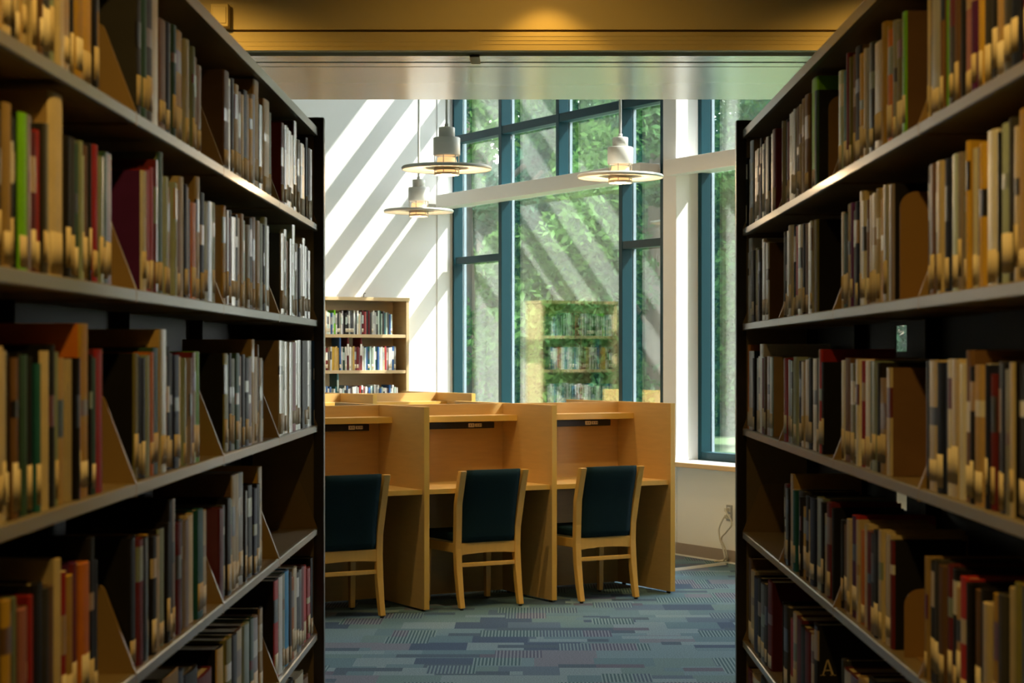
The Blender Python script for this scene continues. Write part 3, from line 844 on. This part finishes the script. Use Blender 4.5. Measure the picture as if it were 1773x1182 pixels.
stuff = MB(); smats = []; sidx = {}
def smat(m):
    if m.name not in sidx:
        sidx[m.name] = len(smats); smats.append(m)
    return sidx[m.name]
def merge(src, mats, mat4):
    o = len(stuff.v)
    stuff.v += [tuple(mat4 @ Vector(v)) for v in src.v]
    for f, mi, sm in zip(src.f, src.m, src.sm):
        stuff.f.append(tuple(i + o for i in f)); stuff.m.append(smat(mats[mi])); stuff.sm.append(sm)
for r in ALL:
    rot = PI / 2 if r['side'] < 0 else -PI / 2
    loc = Vector((r['side'] * (SP - .004 + r['off'] * .6 + .004), r['y'], r['z']))
    cov, pg, st = book_parts(r['t'], r['h'], r['d'], r['band'], r['lab'])
    mats = [bookmat(r['col'], r['k']), bookmat(r['board'], r['kb']), bookmat(r['bandcol'], 1)]
    if id(r) in keep:
        o = cov.build('book', mats)
        o.location = loc; o.rotation_euler = (0, 0, rot)
        cname = PAL[r['col']][0]
        rk = 'left' if r['side'] < 0 else 'right'
        if r['n'] == 1:
            lb = '%s book on the %s, %s of the %s rack' % (cname, SHN[r['shelf']], BAYN[r['bay']], rk)
        else:
            lb = '%s %s book from far end of %s, %s, %s rack' % (ORDN[r['ord']], cname, SHN[r['shelf']], BAYN[r['bay']], rk)
        tag(o, lb, 'book', 'books on the %s of the %s rack' % (SHN[r['shelf']], rk))
        pg.build('page_block', M['pages'], o)
        if st: st.build('call_number_label', M['sticker'][r['stk']], o)
        if r['side'] > 0 and r['shelf'] == 4 and r['bay'] == 2 and r['ord'] and r['col'] == 'k' and r['y'] < 4.54: letterA = (o, r)
    else:
        m4 = Matrix.Translation(loc) @ Matrix.Rotation(rot, 4, 'Z')
        merge(cov, mats, m4); merge(pg, [M['pages']], m4)
        if st: merge(st, [M['sticker'][r['stk']]], m4)
        if r['side'] > 0 and r['shelf'] == 4 and r['bay'] == 2 and r['col'] == 'k' and r['y'] < 4.54: letterA = (None, r)
# books in the maple bookcase
bcol = [("w w a w b a G w k s w L k K k s K K s k w T s m m r K m k s w s k a g a k q a k b a", .735, (.19, .225)),
        ("s m u w y y y y . w g w . w T y m m m . w a b q a e w q b a w T r L w w b s", .77, (.205, .225)),
        ("w b w b a w q . w w a w b w L w w s w r w i w L b a q w s w b a w w L b s w a w", .79, (.16, .20))]
r2 = random.Random(5)
mb = Matrix.Translation(bc.location) @ Matrix.Rotation(A, 4, 'Z')
for (txt, xe, hr), z in zip(bcol, BSH[:3]):
    cs = txt.split()
    x = .036
    st_ = (xe - .036) / len(cs)
    for i, c in enumerate(cs):
        t = st_ * .96
        h = r2.uniform(*hr); d = .17
        if c == '.':
            c = 'b' if i < 11 else 'm'; h = .305
            if xe == .79: c = 'q'
        if xe == .77 and i == 12: c = 'm'
        cov, pg, st = book_parts(t, h, d, (.45, .8) if r2.random() < .4 else None, (.02, .055) if r2.random() < .3 else None)
        k = r2.randrange(3)
        m4 = mb @ Matrix.Translation((x + t / 2, .035 + r2.uniform(0, .01), z + .0006)) @ Matrix.Rotation(R(r2.uniform(-1, 1)), 4, 'Y')
        merge(cov, [bookmat(c, k), bookmat(c, k), bookmat(r2.choice('wsaK'), 1)], m4); merge(pg, [M['pages']], m4)
        if st: merge(st, [M['sticker'][1]], m4)
        x += st_
so = stuff.build('books', smats)
tag(so, 'remaining small far books on both racks and in the maple bookcase', 'books', None, 'stuff')

# letter A printed on the black cover that faces the aisle end
if letterA:
    o, r = letterA
    m = MB()
    hh = .045
    for p in ([(-.016, 0), (-.012, 0), (.0015, .045), (-.002, .045)], [(.011, 0), (.018, 0), (.0022, .045), (-.002, .045)], [(-.009, .013), (.010, .013), (.010, .016), (-.009, .016)], [(-.021, 0), (-.007, 0), (-.007, .0018), (-.021, .0018)], [(.006, 0), (.023, 0), (.023, .0018), (.006, .0018)]):
        m.prism(p, 'x', 0, .0006)
    a = m.mesh('cover_letter', M['sticker'][2])
    ob = bpy.data.objects.new('cover_letter', a); COL.objects.link(ob)
    ox = r['t'] / 2 + .0003
    if o:
        ob.parent = o; ob.location = (ox, .026, r['h'] - .118); ob.scale = (1, .85, .85)
    else:
        ob.parent = so; ob.location = Vector((r['side'] * SP + .05, r['y'] - r['t'] / 2 - .001, r['z'] + r['h'] - .15)); ob.rotation_euler = (0, 0, -PI / 2)

# bookends
def bookend(label, X, Y, z, w, h):
    t = thing('bookend', label, 'bookend', (X, Y, z + .0006), 0, 'bronze bookends on the right rack')
    rr = .03
    poly = [(0, 0)] + [(rr - rr * math.cos(R(90 * k / 6)), h - rr + rr * math.sin(R(90 * k / 6))) for k in range(7)] + [(w - rr + rr * math.sin(R(90 * k / 6)), h - rr + rr * math.cos(R(90 * k / 6))) for k in range(7)] + [(w, 0)]
    m = MB(); m.prism(poly, 'y', 0, .0015); m.build('upright', M['bookend'], t)
    bx('tongue', M['bookend'], (.02, w - .02, -.09, 0, 0, .0012), t)
bookend('bronze bookend beside the bright green book, top shelf of the right rack', .690, 4.425, ZR[0], .14, .205)
bookend('bronze bookend at the near end of second shelf, second bay, right rack', .678, 3.505, ZR[1], .15, .20)
bookend('short bronze bookend on the fourth shelf of the right rack', .681, 3.48, ZR[3], .14, .125)

# ------------------------------------------------------------------ trees
def tree_mesh(seed, height, rad, n, low=.15, size=(.045, .095), nb=60):
    g = np.random.default_rng(seed)
    zz = g.uniform(low, height, nb)
    prof = np.sin(np.clip((zz - low + .6) / (height - low + .9), 0, 1) * PI) ** .55
    ang = g.uniform(0, 2 * PI, nb); rr = rad * prof * np.sqrt(g.uniform(.05, 1, nb))
    bc_ = np.stack([rr * np.cos(ang), rr * np.sin(ang), zz], 1)
    br = g.uniform(.45, .95, nb) * rad * .42
    idx = g.integers(0, nb, n)
    d = g.normal(size=(n, 3)); d /= np.linalg.norm(d, axis=1)[:, None]
    c = bc_[idx] + d * (br[idx] * g.uniform(.55, 1.05, n))[:, None] * np.array([1, 1, .8])
    c[:, 2] = np.maximum(c[:, 2], .05)
    a = g.normal(size=(n, 3)); a /= np.linalg.norm(a, axis=1)[:, None]
    b = np.cross(a, g.normal(size=(n, 3))); b /= np.linalg.norm(b, axis=1)[:, None]
    s = g.uniform(size[0], size[1], n)[:, None]
    v = np.stack([c - a * s, c + b * s * .42, c + a * s, c - b * s * .42], 1).reshape(-1, 3)
    me = bpy.data.meshes.new('foliage')
    me.vertices.add(4 * n); me.vertices.foreach_set('co', v.astype(np.float32).ravel())
    me.loops.add(4 * n); me.loops.foreach_set('vertex_index', np.arange(4 * n, dtype=np.int32))
    me.polygons.add(n); me.polygons.foreach_set('loop_start', np.arange(0, 4 * n, 4, dtype=np.int32))
    me.update(calc_edges=True); me.validate()
    return me
def trunk_mesh(h, r, seed):
    q = random.Random(seed)
    m = MB()
    m.tube([(0, 0, -.2), (.03, .02, h * .3), (-.05, .03, h * .6), (.02, -.02, h * .92)], r, 10)
    for k in range(7):
        z = h * (.25 + .09 * k); a = q.uniform(0, 2 * PI); l = q.uniform(.6, 1.3)
        m.tube([(0, 0, z), (l * .5 * math.cos(a), l * .5 * math.sin(a), z + .25 * l), (l * math.cos(a), l * math.sin(a), z + .7 * l)], r * .3, 6)
    return m
fol = [tree_mesh(1, 9.5, 2.0, 48000), tree_mesh(2, 10.5, 2.0, 48000), tree_mesh(3, 8.5, 1.9, 34000), tree_mesh(8, 12.0, 3.2, 120000, .5, (.07, .13), 190)]
trk = trunk_mesh(8.5, .13, 4).mesh('trunk', M['bark'])
kinds = {}
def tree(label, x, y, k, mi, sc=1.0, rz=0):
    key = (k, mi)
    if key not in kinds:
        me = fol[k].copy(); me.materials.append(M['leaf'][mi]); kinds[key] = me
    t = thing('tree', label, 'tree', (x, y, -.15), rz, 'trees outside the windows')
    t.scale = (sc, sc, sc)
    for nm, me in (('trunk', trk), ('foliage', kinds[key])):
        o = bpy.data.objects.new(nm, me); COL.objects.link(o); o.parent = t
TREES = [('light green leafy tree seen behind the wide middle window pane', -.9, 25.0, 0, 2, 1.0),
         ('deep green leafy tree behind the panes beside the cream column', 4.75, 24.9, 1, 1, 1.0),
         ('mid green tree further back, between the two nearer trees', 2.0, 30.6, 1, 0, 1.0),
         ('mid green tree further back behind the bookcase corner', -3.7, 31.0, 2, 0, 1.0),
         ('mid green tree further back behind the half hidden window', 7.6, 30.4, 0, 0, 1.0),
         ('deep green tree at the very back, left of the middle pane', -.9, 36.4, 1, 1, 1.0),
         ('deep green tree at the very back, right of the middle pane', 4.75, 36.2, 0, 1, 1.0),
         ('broad unseen tree added behind the right rack to block the sun', 8.9, 11.3, 3, 1, 1.0)]  # unseen tree, added to keep direct sun off carrels and carpet
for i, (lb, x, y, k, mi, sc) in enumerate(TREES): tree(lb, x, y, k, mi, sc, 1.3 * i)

# tall hedge row closing the view
def hedge():
    g = np.random.default_rng(21)
    n = 90000
    x = g.uniform(-9, 15, n); z = np.abs(g.normal(0, 1, n)) * 0 + g.uniform(0, 1, n)
    top = 7.2 + .9 * np.sin(x * 1.3) + .6 * np.sin(x * 3.1 + 1)
    y = g.uniform(0, 1.6, n) + .35 * np.sin(x * 2.3) * np.sin(z * 9)
    c = np.stack([x, y, z * top + .03], 1)
    a = g.normal(size=(n, 3)); a /= np.linalg.norm(a, axis=1)[:, None]
    b = np.cross(a, g.normal(size=(n, 3))); b /= np.linalg.norm(b, axis=1)[:, None]
    s = g.uniform(.06, .12, n)[:, None]
    # leafless inner thicket: a lumpy solid core
    nx, nz = 120, 36
    gx, gz = np.meshgrid(np.linspace(-9, 15, nx), np.linspace(0, 1, nz), indexing='ij')
    tp = 6.9 + .9 * np.sin(gx * 1.3) + .6 * np.sin(gx * 3.1 + 1)
    core = []
    for y0, sg in ((.55, -1), (1.15, 1)):
        yy = y0 + sg * (.22 * g.random(gx.shape) * (gz < .98))
        core.append(np.stack([gx, yy, gz * tp], 2).reshape(-1, 3))
    cf = []
    for q in range(nx - 1):
        for r_ in range(nz - 1):
            k_ = q * nz + r_
            cf.append((k_, k_ + nz, k_ + nz + 1, k_ + 1)); o2 = nx * nz
            cf.append((o2 + k_, o2 + k_ + 1, o2 + k_ + nz + 1, o2 + k_ + nz))
        a_ = q * nz + nz - 1
        cf.append((a_, a_ + nz, nx * nz + a_ + nz, nx * nz + a_))
    cf = np.array(cf, dtype=np.int32)
    v = np.stack([c - a * s, c + b * s * .45, c + a * s, c - b * s * .45], 1).reshape(-1, 3)
    base_n = len(v)
    v = np.concatenate([v] + core)
    idx = np.concatenate([np.arange(4 * n, dtype=np.int32), (cf + base_n).ravel().astype(np.int32)])
    nf = n + len(cf)
    me = bpy.data.meshes.new('hedge')
    me.vertices.add(len(v)); me.vertices.foreach_set('co', v.astype(np.float32).ravel())
    me.loops.add(4 * nf); me.loops.foreach_set('vertex_index', idx)
    me.polygons.add(nf); me.polygons.foreach_set('loop_start', np.arange(0, 4 * nf, 4, dtype=np.int32))
    me.update(calc_edges=True); me.validate()
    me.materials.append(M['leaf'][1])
    o = bpy.data.objects.new('hedge', me); COL.objects.link(o)
    o.location = (0, 41.0, -.15)
    tag(o, 'tall green hedge closing the view behind the trees outside', 'hedge')
hedge()

# ------------------------------------------------------------------ light
w = bpy.data.worlds.new('world'); scene.world = w
w.use_nodes = True
nt = w.node_tree; N = nt.nodes; L = nt.links
bg = N['Background']
tc = N.new('ShaderNodeTexCoord'); sp = N.new('ShaderNodeSeparateXYZ')
L.new(tc.outputs['Generated'], sp.inputs[0])
rp = N.new('ShaderNodeValToRGB')
e = rp.color_ramp.elements
e[0].position = .0; e[0].color = (1.0, .97, .92, 1); e[1].position = .8; e[1].color = (.72, .84, 1.0, 1)
L.new(sp.outputs['Z'], rp.inputs[0]); L.new(rp.outputs[0], bg.inputs['Color'])
bg.inputs['Strength'].default_value = 6.5

sd = bpy.data.lights.new('sun', 'SUN'); sun = bpy.data.objects.new('sun', sd); COL.objects.link(sun)
dv = .5; sl = 1.27
dirn = (-U + V * dv + Vector((0, 0, -sl))).normalized()
sun.rotation_euler = dirn.to_track_quat('-Z', 'Y').to_euler()
sd.energy = 9.2; sd.angle = R(.55); sd.color = (1.0, .95, .87)
sun.location = (20, 20, 20)

WARM = (1.0, .60, .14)
def downlight(label, x, y, power, size, blend=.5, tilt=0.0):
    t = thing('ceiling_downlight', label, 'ceiling light', (x, y, SC), 0, 'downlights in the rack room ceiling')
    m = MB(); m.lathe([(.075, 0), (.095, 0), (.095, -.006), (.075, -.004)], 24, closed=True); m.build('trim_ring', M['lampwhite'], t)
    m = MB(); m.lathe([(0, -.001), (.074, -.001), (.074, 0), (0, 0)], 24); m.build('lens', M['lampglow'], t)
    ld = bpy.data.lights.new('downlight', 'SPOT'); lo = bpy.data.objects.new('downlight', ld); COL.objects.link(lo)
    lo.parent = t; lo.location = (0, 0, -.012); lo.rotation_euler = (R(tilt), 0, 0)
    ld.energy = power; ld.spot_size = R(size); ld.spot_blend = blend; ld.color = WARM; ld.shadow_soft_size = .04
downlight('round ceiling downlight washing the bulkhead over the opening', .055, 7.14, 3.0, 104, .4)
downlight('round ceiling downlight washing the bulkhead above the left rack', -1.3, 6.7, 23, 130, .8, 20)
downlight('round ceiling downlight washing the bulkhead above the right rack', 1.4, 6.7, 23, 130, .8, 20)
downlight('added fill downlight set back from the middle of the bulkhead', 0, 6.1, 12, 120, .7, 45)  # unseen fill, added to lift the bulkhead brightness
downlight('round ceiling downlight over the aisle near the rack ends', 0, 4.2, 5, 150, .8)
downlight('round ceiling downlight over the aisle between the near bays', 0, 2.3, 38, 150, .8)
for x, y, en in ((.616, 13.2, 20), (-.560, 12.62, 20), (-.966, 16.35, 7)):
    ld = bpy.data.lights.new('pendant_bulb', 'POINT'); lo = bpy.data.objects.new('pendant_bulb', ld); COL.objects.link(lo)
    lo.location = (x, y, 2.826 - .06); ld.energy = en; ld.color = (1, .66, .33); ld.shadow_soft_size = .05

# fill spotlights added out of frame only to brighten the carrel fronts
for x, tx, lb in ((-1.3, -.75, 'added fill spotlight aimed at the leftmost carrels'), (.2, .1, 'added fill spotlight aimed at the middle carrel'), (1.5, .8, 'added fill spotlight aimed at the rightmost carrel')):
    p = Vector((x, 10.0, HC - .32)); q = Vector((tx, 12.1 + .45 * tx, .85))
    t = thing('added_fill_spot', lb, 'spotlight', (p.x, p.y, HC), 0, 'added fill spotlights over the carrels')
    m = MB(); m.tube([(0, 0, 0), (0, 0, -.26)], .012, 8); m.build('stem', M['lampwhite'], t)
    dr = (q - p).normalized()
    m = MB(); m.tube([Vector((0, 0, -.30)) - dr * .09, Vector((0, 0, -.30)) + dr * .06], .05, 20); m.build('can', M['lampwhite'], t)
    ld = bpy.data.lights.new('fill_spot', 'SPOT'); lo = bpy.data.objects.new('fill_spot', ld); COL.objects.link(lo)
    lo.location = p + dr * .11; lo.rotation_euler = dr.to_track_quat('-Z', 'Y').to_euler()
    ld.energy = 135; ld.spot_size = R(30); ld.spot_blend = .8; ld.color = (1.0, .72, .28); ld.shadow_soft_size = .06
